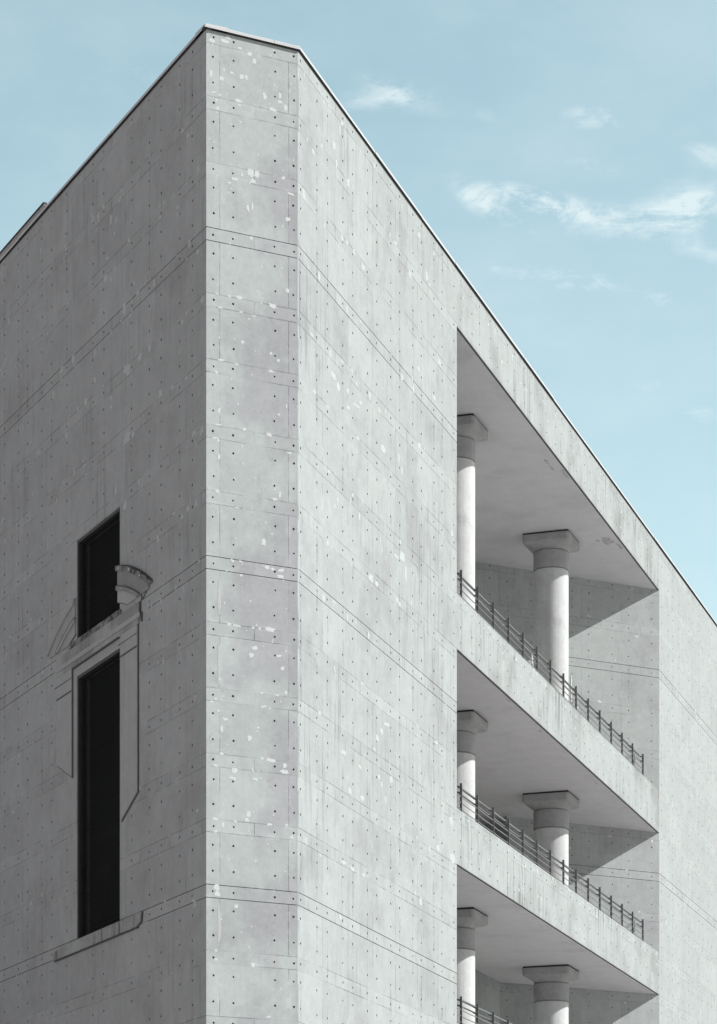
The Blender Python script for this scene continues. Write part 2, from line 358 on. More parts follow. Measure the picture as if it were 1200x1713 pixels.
PATCH_R = [(0.78,21.42,0.21,0.09),(1.22,22.78,0.16,0.18),(3,22.77,0.15,0.21),(3.91,22.85,0.19,0.06),(1.94,21.46,0.15,0.18),(2.67,21.56,0.26,0.09),(2.12,21.06,0.37,0.15),(2.44,20.93,0.28,0.24),(3.05,21.07,0.19,0.15),(3.1,20.73,0.28,0.12),(3.62,20.95,0.58,0.07),(3.91,21.12,0.29,0.09),(3.62,21.41,0.15,0.15),(3.33,21.6,0.19,0.09),(4.53,21.49,0.22,0.22),(5.18,21.39,0.2,0.13),(5.61,21.5,0.12,0.13),(6.81,22.69,0.26,0.16),(7.67,22.73,0.13,0.23),(8.07,23.33,0.27,0.16),(9.7,24.05,0.39,0.15),(9.29,23.08,0.3,0.13),(4.06,24.07,0.29,0.12),(7.4,25.21,0.17,0.16),(8.72,25.66,0.18,0.2),(8.89,25.56,0.16,0.13),(6.59,20.81,0.13,0.26),(6.81,20.59,0.15,0.29),(5.45,20.64,0.37,0.19),(6.23,21.33,0.1,0.13),(3.72,20.29,0.29,0.09),(1.85,18.99,0.25,0.09),(1.76,20.3,0.18,0.06),(0.96,20.32,0.21,0.12),(8.11,21.58,0.33,0.16),(2.4,18.57,0.13,0.18),(2.21,18.39,0.15,0.15),(3.38,18.98,0.19,0.08),(3.81,18.65,0.14,0.22),(1.76,17.48,0.22,0.15),(4.6,17.57,0.4,0.19),(5,17.55,0.3,0.16),(5.25,18.56,0.12,0.13),(5.37,18.39,0.12,0.1),(6.38,18.55,0.32,0.1),(6.83,18.7,0.53,0.26),(7.07,18.4,0.17,0.36),(6.44,17.61,0.25,0.16),(6.65,17.57,0.25,0.13),(7.5,17.84,0.13,0.16),(1.51,16.28,0.22,0.21),(3.03,16.29,0.13,0.21),(3.57,16.34,0.11,0.09),(4.45,16.28,0.16,0.19),(10.7,20.36,0.29,0.17),(6.7,18.97,0.17,0.13),(2.17,16.38,0.28,0.06),(2.19,15.02,0.09,0.12),(4.01,15.14,0.29,0.06),(2.77,13.38,0.37,0.12),(3.86,13.32,0.23,0.11),(5.71,14.66,0.51,0.1),(5.35,14.43,0.24,0.19),(5.05,14.2,0.24,0.19),(4.85,13.92,0.18,0.09),(5.15,13.38,0.24,0.13),(5.35,13.26,0.14,0.16),(5.61,12.98,0.14,0.19),(6.02,13.52,0.31,0.16),(3.19,12.67,0.32,0.18),(4.01,12.68,0.33,0.15),(1.27,13.86,0.18,0.09),(9.58,12.67,0.35,0.17),(10.76,12.65,0.48,0.27),(10.64,13.52,0.36,0.27),(8.89,12.53,0.18,0.13),(7.94,12.59,0.15,0.1),(2.77,11.08,0.37,0.09),(3.38,11.05,0.29,0.12),(4.11,11.05,0.2,0.12),(8.22,11.19,0.27,0.27),(7.83,11.32,0.15,0.13),(2.58,9.9,0.22,0.15),(9.46,15.11,0.35,0.1),(7.94,15.16,0.44,0.05),(0.43,11.09,0.1,0.15),(2.55,26.34,0.12,0.26),(2.69,26.56,0.18,0.12),(2.19,25.86,0.21,0.2),(2.33,25.55,0.14,0.23),(0.89,25.17,0.2,0.14),(0.52,25.26,0.12,0.11),(0.31,24.06,0.2,0.25),(1.41,25.52,0.12,0.11),(2.69,24.15,0.18,0.18),(3,24.17,0.18,0.12),(3.46,24.15,0.15,0.18),(4.07,24.08,0.28,0.13),(3.09,25.48,0.24,0.21),(5.76,25.91,0.14,0.05),(5.96,25.53,0.1,0.18),(4.83,26.57,0.19,0.12),(8.09,26.39,0.26,0.16),(9.26,26.44,0.16,0.13),(7.4,25.22,0.17,0.16),(8.68,25.69,0.15,0.29),(6.32,25.5,0.3,0.09),(1.54,26.47,0.1,0.14),(1.84,26.53,0.12,0.09),(3.88,26.49,0.11,0.09),(1.24,22.77,0.14,0.2)]
PATCH_L = [(5.91,25.43,0.13,0.16),(5.16,25.04,0.13,0.19),(4.85,24.92,0.13,0.15),(4.95,24.67,0.15,0.08),(5.38,24.3,0.15,0.08),(5.48,23.91,0.17,0.19),(4.38,22.86,0.19,0.27),(3.62,22.91,0.2,0.11),(2.72,22.79,0.12,0.22),(4.17,21.5,0.25,0.27),(4.33,21.56,0.25,0.19),(3.52,21.54,0.24,0.15),(2.97,21.54,0.14,0.19),(6.13,21.93,0.13,0.16),(2.38,20.41,0.23,0.15),(1.01,20.26,0.11,0.07),(1.01,21.57,0.11,0.07),(0.19,21.54,0.18,0.14),(1.21,21.46,0.13,0.09),(1.36,20.92,0.09,0.14),(6.68,21.64,0.2,0.2),(4.23,20.09,0.41,0.23),(5.16,21.03,0.15,0.09),(8.21,22.86,0.23,0.12),(7.46,22.85,0.18,0.2),(8.73,22.47,0.12,0.2),(4.64,25.27,0.12,0.15),(0.23,18.97,0.22,0.18),(0.64,19.03,0.16,0.11),(2.42,20.39,0.13,0.12),(0.92,17.62,0.18,0.14),(0.5,17.61,0.14,0.14),(0.14,17.65,0.08,0.19),(1.66,17.74,0.19,0.07),(4.87,19.17,0.14,0.15),(4.34,18.69,0.21,0.2),(3.53,18.95,0.13,0.15),(3.9,20.05,0.2,0.15),(1.01,20.28,0.11,0.07)]
SUN_E, EXPO = 3.25, .66
SKY_STR, SKY_SAT, SKY_HUE, SKY_VAL, SKY_DUST = .15, .74, .48, .90, 1.
SKY_TINT = (1.03, 1.09, .97)
FILL_BACK = (.42, .41, .44); FILL_LEFT = (1.6, 1.5, 1.55); CLOUD_COL = (4.0, 4.4, 4.35)  # first two: tones of unseen cloud added to set the fill light
# ------------------------------------------------------------------ building
BLD = empty('concrete_building', Matrix.Translation((PA[0], PA[1], 0)))
tag(BLD, 'pale grey concrete building with a narrow corner face, stacked loggias and two dark louvred windows', 'building')

_py = [0]
def py():
    _py[0] += 1; return -.0012 - (_py[0] % 37) * .00004

def cols_for(j0, per, offs, x0, x1):
    out = []; k = math.floor((x0 - j0) / per) - 1
    while j0 + k * per < x1:
        for o in offs: out.append(j0 + k * per + o)
        k += 1
    return out

def scatter(mb, x0, x1, z0, z1, n, mat, wmin, wmax, hmin, hmax, near=.8):
    for _ in range(n):
        x = random.uniform(x0, x1)
        if random.random() < near:
            k = random.randint(math.floor((z0 - Z0) / PER), math.floor((z1 - Z0) / PER))
            z = Z0 + k * PER + random.choice((0, STRIP)) + random.gauss(0, .05)
        else: z = random.uniform(z0, z1)
        if not (z0 + .1 < z < z1 - .08) or not (x0 + .08 < x < x1 - .08): continue
        s = random.random() ** 1.6
        patch(mb, x, z, wmin + (wmax - wmin) * s, hmin + (hmax - hmin) * random.random() ** 1.6, mat, random.uniform(-.3, .3), py())

BASE = -H
BEV = .013
# --- narrow corner wall
mb = MB()
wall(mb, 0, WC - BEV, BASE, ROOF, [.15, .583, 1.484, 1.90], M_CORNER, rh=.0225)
for u, z, w, h in PATCH_C: patch(mb, u, z, w * 1.12, h * 1.12, M_PATCH, random.uniform(-.25, .25), py())
for _ in range(90):
    patch(mb, random.uniform(.06, 1.92), random.uniform(8, 26.6), .035, random.uniform(.02, .05), M_PATCH, 0, py())
for u, z0, z1 in ((.277, 15.15, 16.05), (.277, 13.9, 14.85), (.277, 8.75, 9.6)):      # filled joints
    patch(mb, u, (z0 + z1) / 2, .07, z1 - z0, M_PATCHL, 0, py())
mb.box((WC - .034, -.0015, BASE), (WC - .026, .004, ROOF - .02), M_PATCHL)
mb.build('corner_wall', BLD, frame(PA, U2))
# bevelled arris between corner wall and front
mb = MB()
fa = Vector((*(PA + U2 * (WC - BEV)), 0)); fb = Vector((*(PB + R2 * BEV), 0))
mb.poly([(fa.x, fa.y, BASE + H), (fb.x, fb.y, BASE + H), (fb.x, fb.y, ROOF + H), (fa.x, fa.y, ROOF + H)], M_CORNER)
tag(mb.build('bevelled_corner', BLD), 'slim pale bevelled edge')

# --- long shaded side wall (local x = -distance from the corner)
SL = 32.
W1 = (-7.237, -4.641, 16.555, 18.752); W2 = (-7.237, -4.641, 9.935, 15.76)
cs = sorted(-(1.038 + JP * k + o) for k in range(-1, 20) for o in (.317, 1.297))
ENT = (-8.45, -3.42, 15.985, 16.43)
noh = [(-8.48, -3.5, 12.1, 16.44), (-8.6, -3.3, 9.65, 9.96), (-7.6, -4.3, 9.5, 19.0)]
for a in range(30):      # inside the segmental pediment
    q = -9.05 + a * .21
    if q + .21 < -2.8:
        dd = max(abs(q + 5.935), abs(q + .21 + 5.935)); zt = 12.02 + math.sqrt(max(5.62 ** 2 - dd ** 2, 0))
        noh.append((q, q + .21, 16.4, zt + .05))
mb = MB()
wall(mb, -SL, 0, BASE, ROOF, cs, M_SIDE, rh=.026, openings=(W1, W2), nohole=noh, nogroove=[(ENT[0] - .1, ENT[1] + .06, 15.9, 16.3), (-8.58, -3.36, 9.6, 9.8)])
for k, z, w, h in PATCH_L: patch(mb, -k, z, w, h, M_PATCHL, random.uniform(-.3, .3), py())
scatter(mb, -13, -8.8, 8, 26.5, 60, M_PATCHL, .05, .14, .05, .16)
scatter(mb, -4.4, -.05, 8, 26.5, 60, M_PATCHL, .05, .16, .05, .2)
scatter(mb, -8.8, -4.4, 19, 26.5, 40, M_PATCHL, .05, .14, .05, .2)
SIDE = mb.build('side_wall', BLD, frame(PA, -L2))
tag(SIDE, 'long side wall in shade')

# --- loggia front
def front_cols(x0, x1): return cols_for(1.444, JP, (.31, 1.293), x0, x1)
mb = MB()
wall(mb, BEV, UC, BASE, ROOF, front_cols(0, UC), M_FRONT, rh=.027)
for u, z, w, h in PATCH_R:
    if u < UC - .1: patch(mb, u, z, w * .9, h * .9, M_PATCHF, random.uniform(-.15, .15), py())
scatter(mb, .1, UC, 8, 26.7, 110, M_PATCHF, .03, .09, .04, .2)
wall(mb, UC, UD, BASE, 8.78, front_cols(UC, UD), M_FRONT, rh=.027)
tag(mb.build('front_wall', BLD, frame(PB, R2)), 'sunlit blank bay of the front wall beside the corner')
mb = MB()
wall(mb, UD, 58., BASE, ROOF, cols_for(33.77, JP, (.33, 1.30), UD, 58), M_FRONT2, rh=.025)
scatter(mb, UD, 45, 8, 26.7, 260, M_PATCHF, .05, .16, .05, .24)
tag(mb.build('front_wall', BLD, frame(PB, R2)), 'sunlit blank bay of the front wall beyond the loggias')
# beam over the top loggia
mb = MB()
FC = cols_for(11.12, JP, (.33, 1.30), UC, UD)
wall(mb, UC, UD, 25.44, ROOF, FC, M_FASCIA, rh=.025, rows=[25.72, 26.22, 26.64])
scatter(mb, UC, UD, 25.5, 26.75, 120, M_PATCHL, .03, .13, .03, .09, near=.3)
mb.box((UC, .001, 25.44), (UD, .45, ROOF), M_FASCIA, skip=('-y', '+z', '-z'))
mb.box((UC + .01, .012, 25.428), (UD, .052, 25.437), M_JOINT_SHADE)  # shaded drip line under the beam edge, painted as a dark strip
tag(mb.build('roof_beam', BLD, frame(PB, R2)), 'concrete beam above the top loggia')

# --- loggias
def P3(q): return (float(q[0]), float(q[1]))
C2 = PB + R2 * UC; D2 = PB + R2 * UD
plans = [
    (18.35, 25.44, [C2, D2, D2 - U2 * 8.0, C2 - U2 * 8.0]),
    (13.20, 17.73, [C2, D2, D2 - U2 * 5.55, D2 - U2 * 5.55 + L2 * 4, D2 - U2 * 9.55 + L2 * 4, C2 - U2 * 8.0]),
    (8.10, 12.59, [C2, D2, D2 - U2 * 5.80, C2 - U2 * 5.80]),
]
SCOLS = sorted(-(1.412 - 1.47 + 1.47 * k + o) for k in range(0, 8) for o in (.336, 1.197))
for i, (zf, zc, pl) in enumerate(plans):
    mb = MB()
    for a, b in zip(pl[1:], pl[2:] + pl[:1]):
        a = np.array(a); b = np.array(b)
        d = (b - a); ln = float(np.hypot(*d)); d = d / ln
        # local wall: seen from inside, running from b to a so that +Y points out of the room
        sub = MB()
        far = abs(abs(d @ U2) - 1) < 1e-3 and np.allclose(a, D2)
        cl = SCOLS if far else cols_for(-1.412, 1.47, (.27, 1.13), -ln, 0)
        wall(sub, -ln, 0, zf - .02, zc, cl, M_LOGGIA, rh=.019)
        if far:
            scatter(sub, -ln, -.05, zf, zc, 26, M_PATCH, .05, .22, .03, .1)
        fr = frame(a, -d)
        for f_, mi in zip(sub.f, sub.mi):
            mb.poly([fr @ Vector(sub.v[k]) for k in f_], sub.mats[mi])
        if far: lf = fr
    # bring everything into the frame of the wall facing the street so that the texture follows it
    inv = lf.inverted()
    mb.v = [tuple(inv @ Vector(v)) for v in mb.v]
    tag(mb.build('loggia_wall', BLD, lf), ['back and end walls of the tall top loggia', 'back and end walls of the middle loggia', 'back and end walls of the lower loggia'][i])
    # smooth plastered ceiling
    out = [P3(q) for q in pl]
    cm = MB()
    inner = [P3(C2 - N2 * .42 - U2 * 0), P3(D2 - N2 * .42)]
    off = [P3(C2 - N2 * .05), P3(D2 - N2 * .05)] + out[2:]
    cm.slab(off, zc - .001, zc + .12, M_CEIL)
    stains = [[(21.0, .36, .5, .10), (21.55, .36, .45, .07), (22.1, .14, .9, .12), (28.3, .38, .9, .35), (28.9, .16, .7, .12), (28.2, .66, .3, .12)],
              [(19.6, .18, .35, .08), (22.75, .39, .5, .03), (26.2, .24, .7, .03), (28.7, .8, .06, .3), (16.2, .12, .4, .1)],
              [(17.0, 3.0, .9, .04), (20.1, .3, .5, .03), (23.0, .4, .05, .25), (24.6, .25, .6, .03)]][i]
    for t_, o_, w, h in stains:
        n = 13
        pts = []
        for k in range(n):
            a = 2 * math.pi * k / n; rr = random.uniform(.6, 1.15)
            q = PB + R2 * (t_ + math.cos(a) * w / 2 * rr) - N2 * (o_ + math.sin(a) * h / 2 * rr); pts.append((q[0], q[1], zc - .003))
        cm.poly(pts, M_STAINPLASTER)
    cm.build('ceiling', BLD, Matrix.Translation((0, 0, H)))
    fm = MB(); fm.slab(off, zf - .25, zf, M_FLOOR); fm.build('loggia_floor', BLD, Matrix.Translation((0, 0, H)))
# parapets (slab edge + upstand) in front of each loggia
for i, (za, zb) in enumerate(((17.73, 19.06), (12.59, 13.92))):
    mb = MB()
    wall(mb, UC, UD, za, zb, FC, M_FASCIA, rh=.025, rows=[za + .22, za + .60, za + 1.12])
    mb.box((UC, .001, za), (UD, .28, zb), M_FASCIA, skip=('-y', '-z'))
    mb.box((UC + .01, .012, za - .012), (UD, .052, za - .003), M_JOINT_SHADE)  # dark strip painting the shade line below the slab edge
    scatter(mb, UC + .1, UD - .1, zb - .36, zb + .05, 220 if i else 110, M_PATCHF, .03, .16, .03, .13, near=0)
    scatter(mb, UC + .1, UD - .1, za, zb, 90, M_PATCHL, .03, .11, .03, .16, near=0)
    o = mb.build('balcony_parapet', BLD, frame(PB, R2))
    tag(o, ['parapet of the top loggia with rain streaks', 'parapet of the middle loggia with flaking top edge'][i])

# --- columns
def make_column(zf, zc):
    base = PB + R2 * 0 - N2 * 1.93
    root = empty('column', frame(base, R2, 0).copy())
    h = zc - zf
    def lathe(mb, prof, mat, n=56):
        for (ra, za), (rb, zb) in zip(prof, prof[1:]):
            for k in range(n):
                a, b = 2 * math.pi * k / n, 2 * math.pi * (k + 1) / n
                mb.poly([(ra * math.cos(a), ra * math.sin(a), za), (ra * math.cos(b), ra * math.sin(b), za),
                         (rb * math.cos(b), rb * math.sin(b), zb), (rb * math.cos(a), rb * math.sin(a), zb)], mat)
    s = MB(); zt = zc - 1.0
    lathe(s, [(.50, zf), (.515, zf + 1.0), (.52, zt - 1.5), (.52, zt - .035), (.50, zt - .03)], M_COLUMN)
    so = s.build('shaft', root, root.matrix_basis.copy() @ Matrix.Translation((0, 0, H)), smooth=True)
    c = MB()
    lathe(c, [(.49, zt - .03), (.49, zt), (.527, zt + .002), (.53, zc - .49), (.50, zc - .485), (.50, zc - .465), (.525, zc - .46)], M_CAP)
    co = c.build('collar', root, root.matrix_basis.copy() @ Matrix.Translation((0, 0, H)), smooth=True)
    # capital: circle blending into a square plate
    q = MB(); n = 64; S = .715
    def ring(f, z, half, rad):
        out = []
        for k in range(n):
            a = 2 * math.pi * (k + .5) / n; c_, s_ = math.cos(a), math.sin(a)
            sqr = half / max(abs(c_), abs(s_))
            out.append((c_ * (rad * (1 - f) + sqr * f), s_ * (rad * (1 - f) + sqr * f), z))
        return out
    rings = [ring(0, zc - .455, .5, .515)]
    for j in range(1, 8):
        x = j / 7; rad = .515 + .2 * (1 - math.sqrt(max(0, 1 - x * x))) * .9
        rings.append(ring(x ** 1.6, zc - .455 + .185 * x, .50 + (S - .52) * (x ** 1.5), rad))
    rings.append(ring(1, zc - .262, S - .012, 1)); rings.append(ring(1, zc - .06, S, 1)); rings.append(ring(1, zc - .052, S - .01, 1)); 
    for a, b in zip(rings, rings[1:]):
        for k in range(n): q.poly([a[k], a[(k + 1) % n], b[(k + 1) % n], b[k]], M_CAP)
    q.poly(rings[-1], M_CAP)
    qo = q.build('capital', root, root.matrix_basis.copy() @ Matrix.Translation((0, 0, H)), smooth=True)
    d = MB(); d.slab([(-S + .03, -S + .03), (S - .03, -S + .03), (S - .03, S - .03), (-S + .03, S - .03)], zc - .055, zc + .02, M_DARK)  # dark slab painted in as the shade of the gap over the capital
    d.build('gap_shade_pad', root, root.matrix_basis.copy() @ Matrix.Translation((0, 0, H)))
    return root
names_f = ['top', 'middle', 'lower']
for i, (zf, zc, pl) in enumerate(plans):
    proto = make_column(zf, zc)
    for j, t_ in enumerate((17.5, 27.51)):
        c = proto if j == 0 else copy_tree(proto, None)
        place(c, BLD, frame(PB + R2 * t_ - N2 * 1.93, R2, 0))
        tag(c, 'round column in the %s loggia %s' % (names_f[i], ['half hidden by the wall edge', 'standing clear under its square capital'][j]))

# --- railings
def make_railing(zp):
    root = empty('railing', frame(PB, R2))
    mw = frame(PB, R2)
    T0, T1 = 11.70, 31.64; N = 15; st = (T1 - T0) / (N - 1)
    pm = MB()   # local post at origin
    pm.prism([(-.008, 0), (.008, 0), (.008, .72), (-.008, .72)], .035, .093, M_RAIL)
    pm.poly([(-.008, .03, 0), (.008, .03, 0), (.008, .03, -.05), (-.008, .03, -.05)], M_RAIL)
    for zz in (.66, .52):
        pm.poly([(-.005, .10, zz), (-.005, .10, zz - .055), (-.005, .19, zz - .005), (-.005, .19, zz + .01)], M_RAIL)
        pm.poly([(.005, .10, zz), (.005, .10, zz - .055), (.005, .19, zz - .005), (.005, .19, zz + .01)], M_RAIL)
        pm.poly([(-.005, .10, zz), (.005, .10, zz), (.005, .19, zz + .01), (-.005, .19, zz + .01)], M_RAIL)
        pm.poly([(-.005, .10, zz - .055), (.005, .10, zz - .055), (.005, .19, zz - .005), (-.005, .19, zz - .005)], M_RAIL)
    first = None
    for k in range(N):
        m4 = mw @ Matrix.Translation((T0 + st * k, 0, zp)) @ Matrix.Rotation(random.gauss(0, .012), 4, 'Y')
        if first is None: first = o = pm.build('post', root, m4)
        else:
            o = first.copy(); COL.objects.link(o); place(o, root, m4)
    def run(off, z, sag, a=None, jit=.003):
        pts = []; a = UC + .02 if a is None else a
        for k in range(N):
            t = T0 + st * k
            if k == 0: pts.append((a, off, zp + z))
            pts.append((t, off, zp + z + random.gauss(0, jit)))
            if k < N - 1:
                for f in (.25, .5, .75): pts.append((t + st * f, off, zp + z - sag * random.uniform(.4, 1.3) * 4 * f * (1 - f)))
        return pts
    h = MB(); h.tube(run(.195, .695, 0., jit=.001), .031, M_TUBE, 10); h.build('handrail', root, mw, smooth=True)
    h = MB(); h.tube(run(.19, .545, .001, jit=.0015), .022, M_TUBE, 8); h.build('knee_rail', root, mw, smooth=True)
    for z in (.40, .25, .09):
        h = MB(); h.tube(run(.065, z, .010), .0125, M_RAIL, 6); h.build('rod', root, mw, smooth=True)
    # loose crossed flat bars fixed near the far end
    b = MB()
    def bar(t0, z0, t1, z1, w, y0, y1):
        a = Vector((t0, 0, z0)); c = Vector((t1, 0, z1)); d = (c - a).normalized(); nrm = Vector((-d.z, 0, d.x)) * w / 2
        b.prism([((a + nrm).x, (a + nrm).z), ((a - nrm).x, (a - nrm).z), ((c - nrm).x, (c - nrm).z), ((c + nrm).x, (c + nrm).z)], y0, y1, M_RAIL)
    bar(29.25, zp + .03, 31.0, zp + .55, .10, .13, .145)
    bar(30.62, zp + .0, 30.86, zp + .56, .12, .112, .127)
    bar(29.9, zp + .03, 30.95, zp + .36, .05, .148, .16)
    tag(b.build('crossed_bars', root, mw), 'dark flat bars crossing at the far end of the railing')
    return root
for i, zp in enumerate((19.06, 13.92, 8.78)):
    rl = make_railing(zp); m0 = world_of(rl); place(rl, BLD, m0)
    tag(rl, ['grey metal railing on the top parapet', 'grey metal railing on the middle parapet', 'grey metal railing on the lowest parapet'][i])

# --- coping around the roof edge
def coping_run(name, p, d, x0, x1, joints, label=None):
    mb = MB()
    mb.box((x0, -.008, ROOF - .004), (x1, .1, ROOF + .045), M_DARK)  # shadow below the coping, painted as a dark strip
    js = [x0] + joints + [x1]
    for k, (a, b) in enumerate(zip(js, js[1:])):
        e = random.uniform(0, .014); zt = ROOF + .08 + random.uniform(-.006, .006)
        g = .004
        # sloping cap with a down-turned front edge
        prof = [(-.042 - e, ROOF + .012), (-.042 - e, ROOF + .062), (-.03 - e, zt), (.45, zt + .02), (.45, ROOF + .012)]
        n = len(prof)
        mb.poly([(a + g, y, z) for y, z in prof], M_COPING); mb.poly([(b - g, y, z) for y, z in prof][::-1], M_COPING)
        for q in range(n):
            (ya, za), (yb, zb) = prof[q], prof[(q + 1) % n]
            m_ = M_DARK if q == n - 1 else M_COPING  # underside coloured dark to paint its shade
            mb.poly([(a + g, ya, za), (b - g, ya, za), (b - g, yb, zb), (a + g, yb, zb)], m_)
    return tag(mb.build(name, BLD, frame(p, d)), label)
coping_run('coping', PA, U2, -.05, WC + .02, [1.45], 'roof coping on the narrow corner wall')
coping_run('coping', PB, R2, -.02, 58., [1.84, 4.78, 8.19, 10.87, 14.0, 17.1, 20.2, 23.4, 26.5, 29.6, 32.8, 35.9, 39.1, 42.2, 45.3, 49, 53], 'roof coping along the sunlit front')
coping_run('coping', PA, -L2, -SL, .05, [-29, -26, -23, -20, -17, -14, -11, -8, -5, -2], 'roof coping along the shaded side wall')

# --- roof, rear walls (never lit through)
back = [PA, PB, PB + R2 * 58, PB + R2 * 58 - N2 * 20, PA + L2 * SL]
def in_off(pts, d):     # keep the roof inside the coping
    c = sum(pts) / len(pts); return [P3(c + (p - c) * (1 - d)) for p in pts]
mb = MB(); mb.slab(in_off(back, .004), ROOF - .3, ROOF + .02, M_ROOF)
mb.build('flat_roof', BLD, Matrix.Translation((0, 0, H)))
mb = MB()
for a, b in ((back[2], back[3]), (back[3], back[4])):
    mb.poly([(a[0], a[1], 0), (b[0], b[1], 0), (b[0], b[1], ROOF + H - .02), (a[0], a[1], ROOF + H - .02)], M_SIDE)
tag(mb.build('rear_wall', BLD), 'plain rear walls')
# sheet-metal upstand on the roof behind the side wall
mb = MB()
mb.box((-26., .13, ROOF - .02), (-9.72, .50, ROOF + .40), M_ROOFMETAL)
mb.box((-26.05, .10, ROOF + .40), (-9.70, .53, ROOF + .42), M_FRAME)
mb.box((-9.718, .15, ROOF + .0), (-9.56, .48, ROOF + .36), M_COPING)
tag(mb.build('roof_upstand', BLD, frame(PA, -L2)), 'grey sheet upstand rising above the shaded side wall')

# --- louvred windows
FW = frame(PA, -L2)
def louvre_window(x0, x1, z0, z1, label):
    root = empty('louvred_window', FW @ Matrix.Translation(((x0 + x1) / 2, 0, z0)))
    place(root, BLD, world_of(root))
    rv = MB(); D = .34      # concrete reveal
    rv.poly([(x0, 0, z0), (x0, D, z0), (x0, D, z1), (x0, 0, z1)], M_SIDE); rv.poly([(x1, 0, z0), (x1, D, z0), (x1, D, z1), (x1, 0, z1)], M_SIDE)
    rv.poly([(x0, 0, z1), (x0, D, z1), (x1, D, z1), (x1, 0, z1)], M_SIDE); rv.poly([(x0, 0, z0), (x0, D, z0), (x1, D, z0), (x1, 0, z0)], M_SIDE)
    rv.build('reveal', root, FW)
    fr = MB(); y0, y1, w = .015, .20, .06
    fr.box((x0 + .002, y0, z0 + .002), (x0 + w, y1, z1 - .002), M_FRAME); fr.box((x1 - w, y0, z0 + .002), (x1 - .002, y1, z1 - .002), M_FRAME)
    fr.box((x0 + w, y0, z1 - w), (x1 - w, y1, z1 - .002), M_FRAME); fr.box((x0 + w, y0, z0 + .002), (x1 - w, y1, z0 + .04), M_FRAME)
    fr.build('frame', root, FW)
    lv = MB(); z = z0 + .05; k = 0
    while z < z1 - w - .02:
        t = random.uniform(-.006, .006)
        lv.prism_x = None
        pts = [(.085 + t, z), (.085 + t, z + .009), (.135, z + .042), (.135, z + .033)]
        a, b = x0 + w + .001, x1 - w - .001
        for q in range(4):
            (ya, za), (yb, zb) = pts[q], pts[(q + 1) % 4]
            lv.poly([(a, ya, za), (b, ya, za), (b, yb, zb), (a, yb, zb)], M_LOUVRE)
        z += .043; k += 1
    lv.build('louvres', root, FW)
    bk = MB(); bk.box((x0 + .01, .30, z0 + .01), (x1 - .01, .33, z1 - .01), M_LBACK); bk.build('dark_backing', root, FW)
    tag(root, label)
louvre_window(*W1, 'short dark louvred window cutting into the arched pediment')
louvre_window(*W2, 'tall dark louvred window below the pediment')

# --- classical relief round the windows (all in the side-wall frame, x = -k)
KC = 5.935; ZC = 12.02
def arc_band(mb, r0, r1, k0, k1, zmin, y0, y1, mat, top=None, n=28):
    """ring sector between radii r0<r1 and half-widths k0..k1 of the pediment centre, clipped below zmin"""
    sgn = 1 if k1 > k0 else -1
    def z_of(r, dk): return ZC + math.sqrt(max(r * r - dk * dk, 0))
    ks = [k0 + (k1 - k0) * i / n for i in range(n + 1)]
    cols = []
    for dk in ks:
        zt = z_of(r1, dk); zb = max(z_of(r0, dk), zmin)
        if zt > zb + .003: cols.append((-(KC + dk), zb, zt))
    for (xa, ba, ta), (xb, bb, tb) in zip(cols, cols[1:]):
        mb.poly([(xa, y0, ba), (xb, y0, bb), (xb, y0, tb), (xa, y0, ta)], mat)
        mb.poly([(xa, y0, ta), (xb, y0, tb), (xb, y1, tb), (xa, y1, ta)], top or mat)
        mb.poly([(xa, y0, ba), (xb, y0, bb), (xb, y1, bb), (xa, y1, ba)], mat)
    for x, b_, t_ in (cols[0], cols[-1]):
        mb.poly([(x, y0, b_), (x, y1, b_), (x, y1, t_), (x, y0, t_)], mat)
def spots(p, s, y, lst):
    if s > 0: return
    for dk, r_, q in lst: patch(p, -(KC + s * dk), ZC + math.sqrt(r_ * r_ - dk * dk), q * 2.2, q * 2, M_PATCH, 0, y)
for s, lab, kin in ((-1, 'stained right fragment of the broken segmental pediment', 1.20), (1, 'left fragment of the broken segmental pediment', 1.34)):
    root = empty('pediment', FW @ Matrix.Translation((-(KC + s * 2), 0, 16.5))); place(root, BLD, world_of(root))
    p = MB(); arc_band(p, 5.51, 5.62, s * kin, s * 3.14, 16.64, -.075, .0, M_MOSS if s < 0 else M_RELIEF, M_MOSS); spots(p, s, -.0775, ((1.38, 5.565, .028), (1.98, 5.57, .03), (2.6, 5.56, .028))); p.build('cornice', root, FW)
    p = MB(); arc_band(p, 5.21, 5.51, s * (kin + .02), s * 2.98, 16.56, -.035, .0, M_WEEP if s < 0 else M_RELIEF); p.build('frieze', root, FW)
    p = MB(); arc_band(p, 5.11, 5.21, s * kin, s * 2.6, 16.56, -.065, .0, M_WEEP if s < 0 else M_RELIEF, M_MOSS if s < 0 else None); spots(p, s, -.067, ((1.5, 5.16, .015), (2.1, 5.16, .013))); p.build('fillet', root, FW)
    p = MB(); arc_band(p, 4.87, 5.11, s * (kin + .02), s * 2.46, 16.55, -.03, .0, M_RELIEF); p.build('tympanum', root, FW)
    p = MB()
    arc_band(p, 5.622, 5.645, s * kin, s * 3.16, 16.6, -.010, .0, M_JOINT_SHADE)  # dark arcs painting the shade along the mouldings
    arc_band(p, 5.195, 5.212, s * kin, s * 2.62, 16.56, -.068, .0, M_JOINT_SHADE); arc_band(p, 4.853, 4.87, s * kin, s * 1.9, 16.56, -.012, .0, M_JOINT_SHADE)
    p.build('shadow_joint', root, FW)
    tag(root, lab)
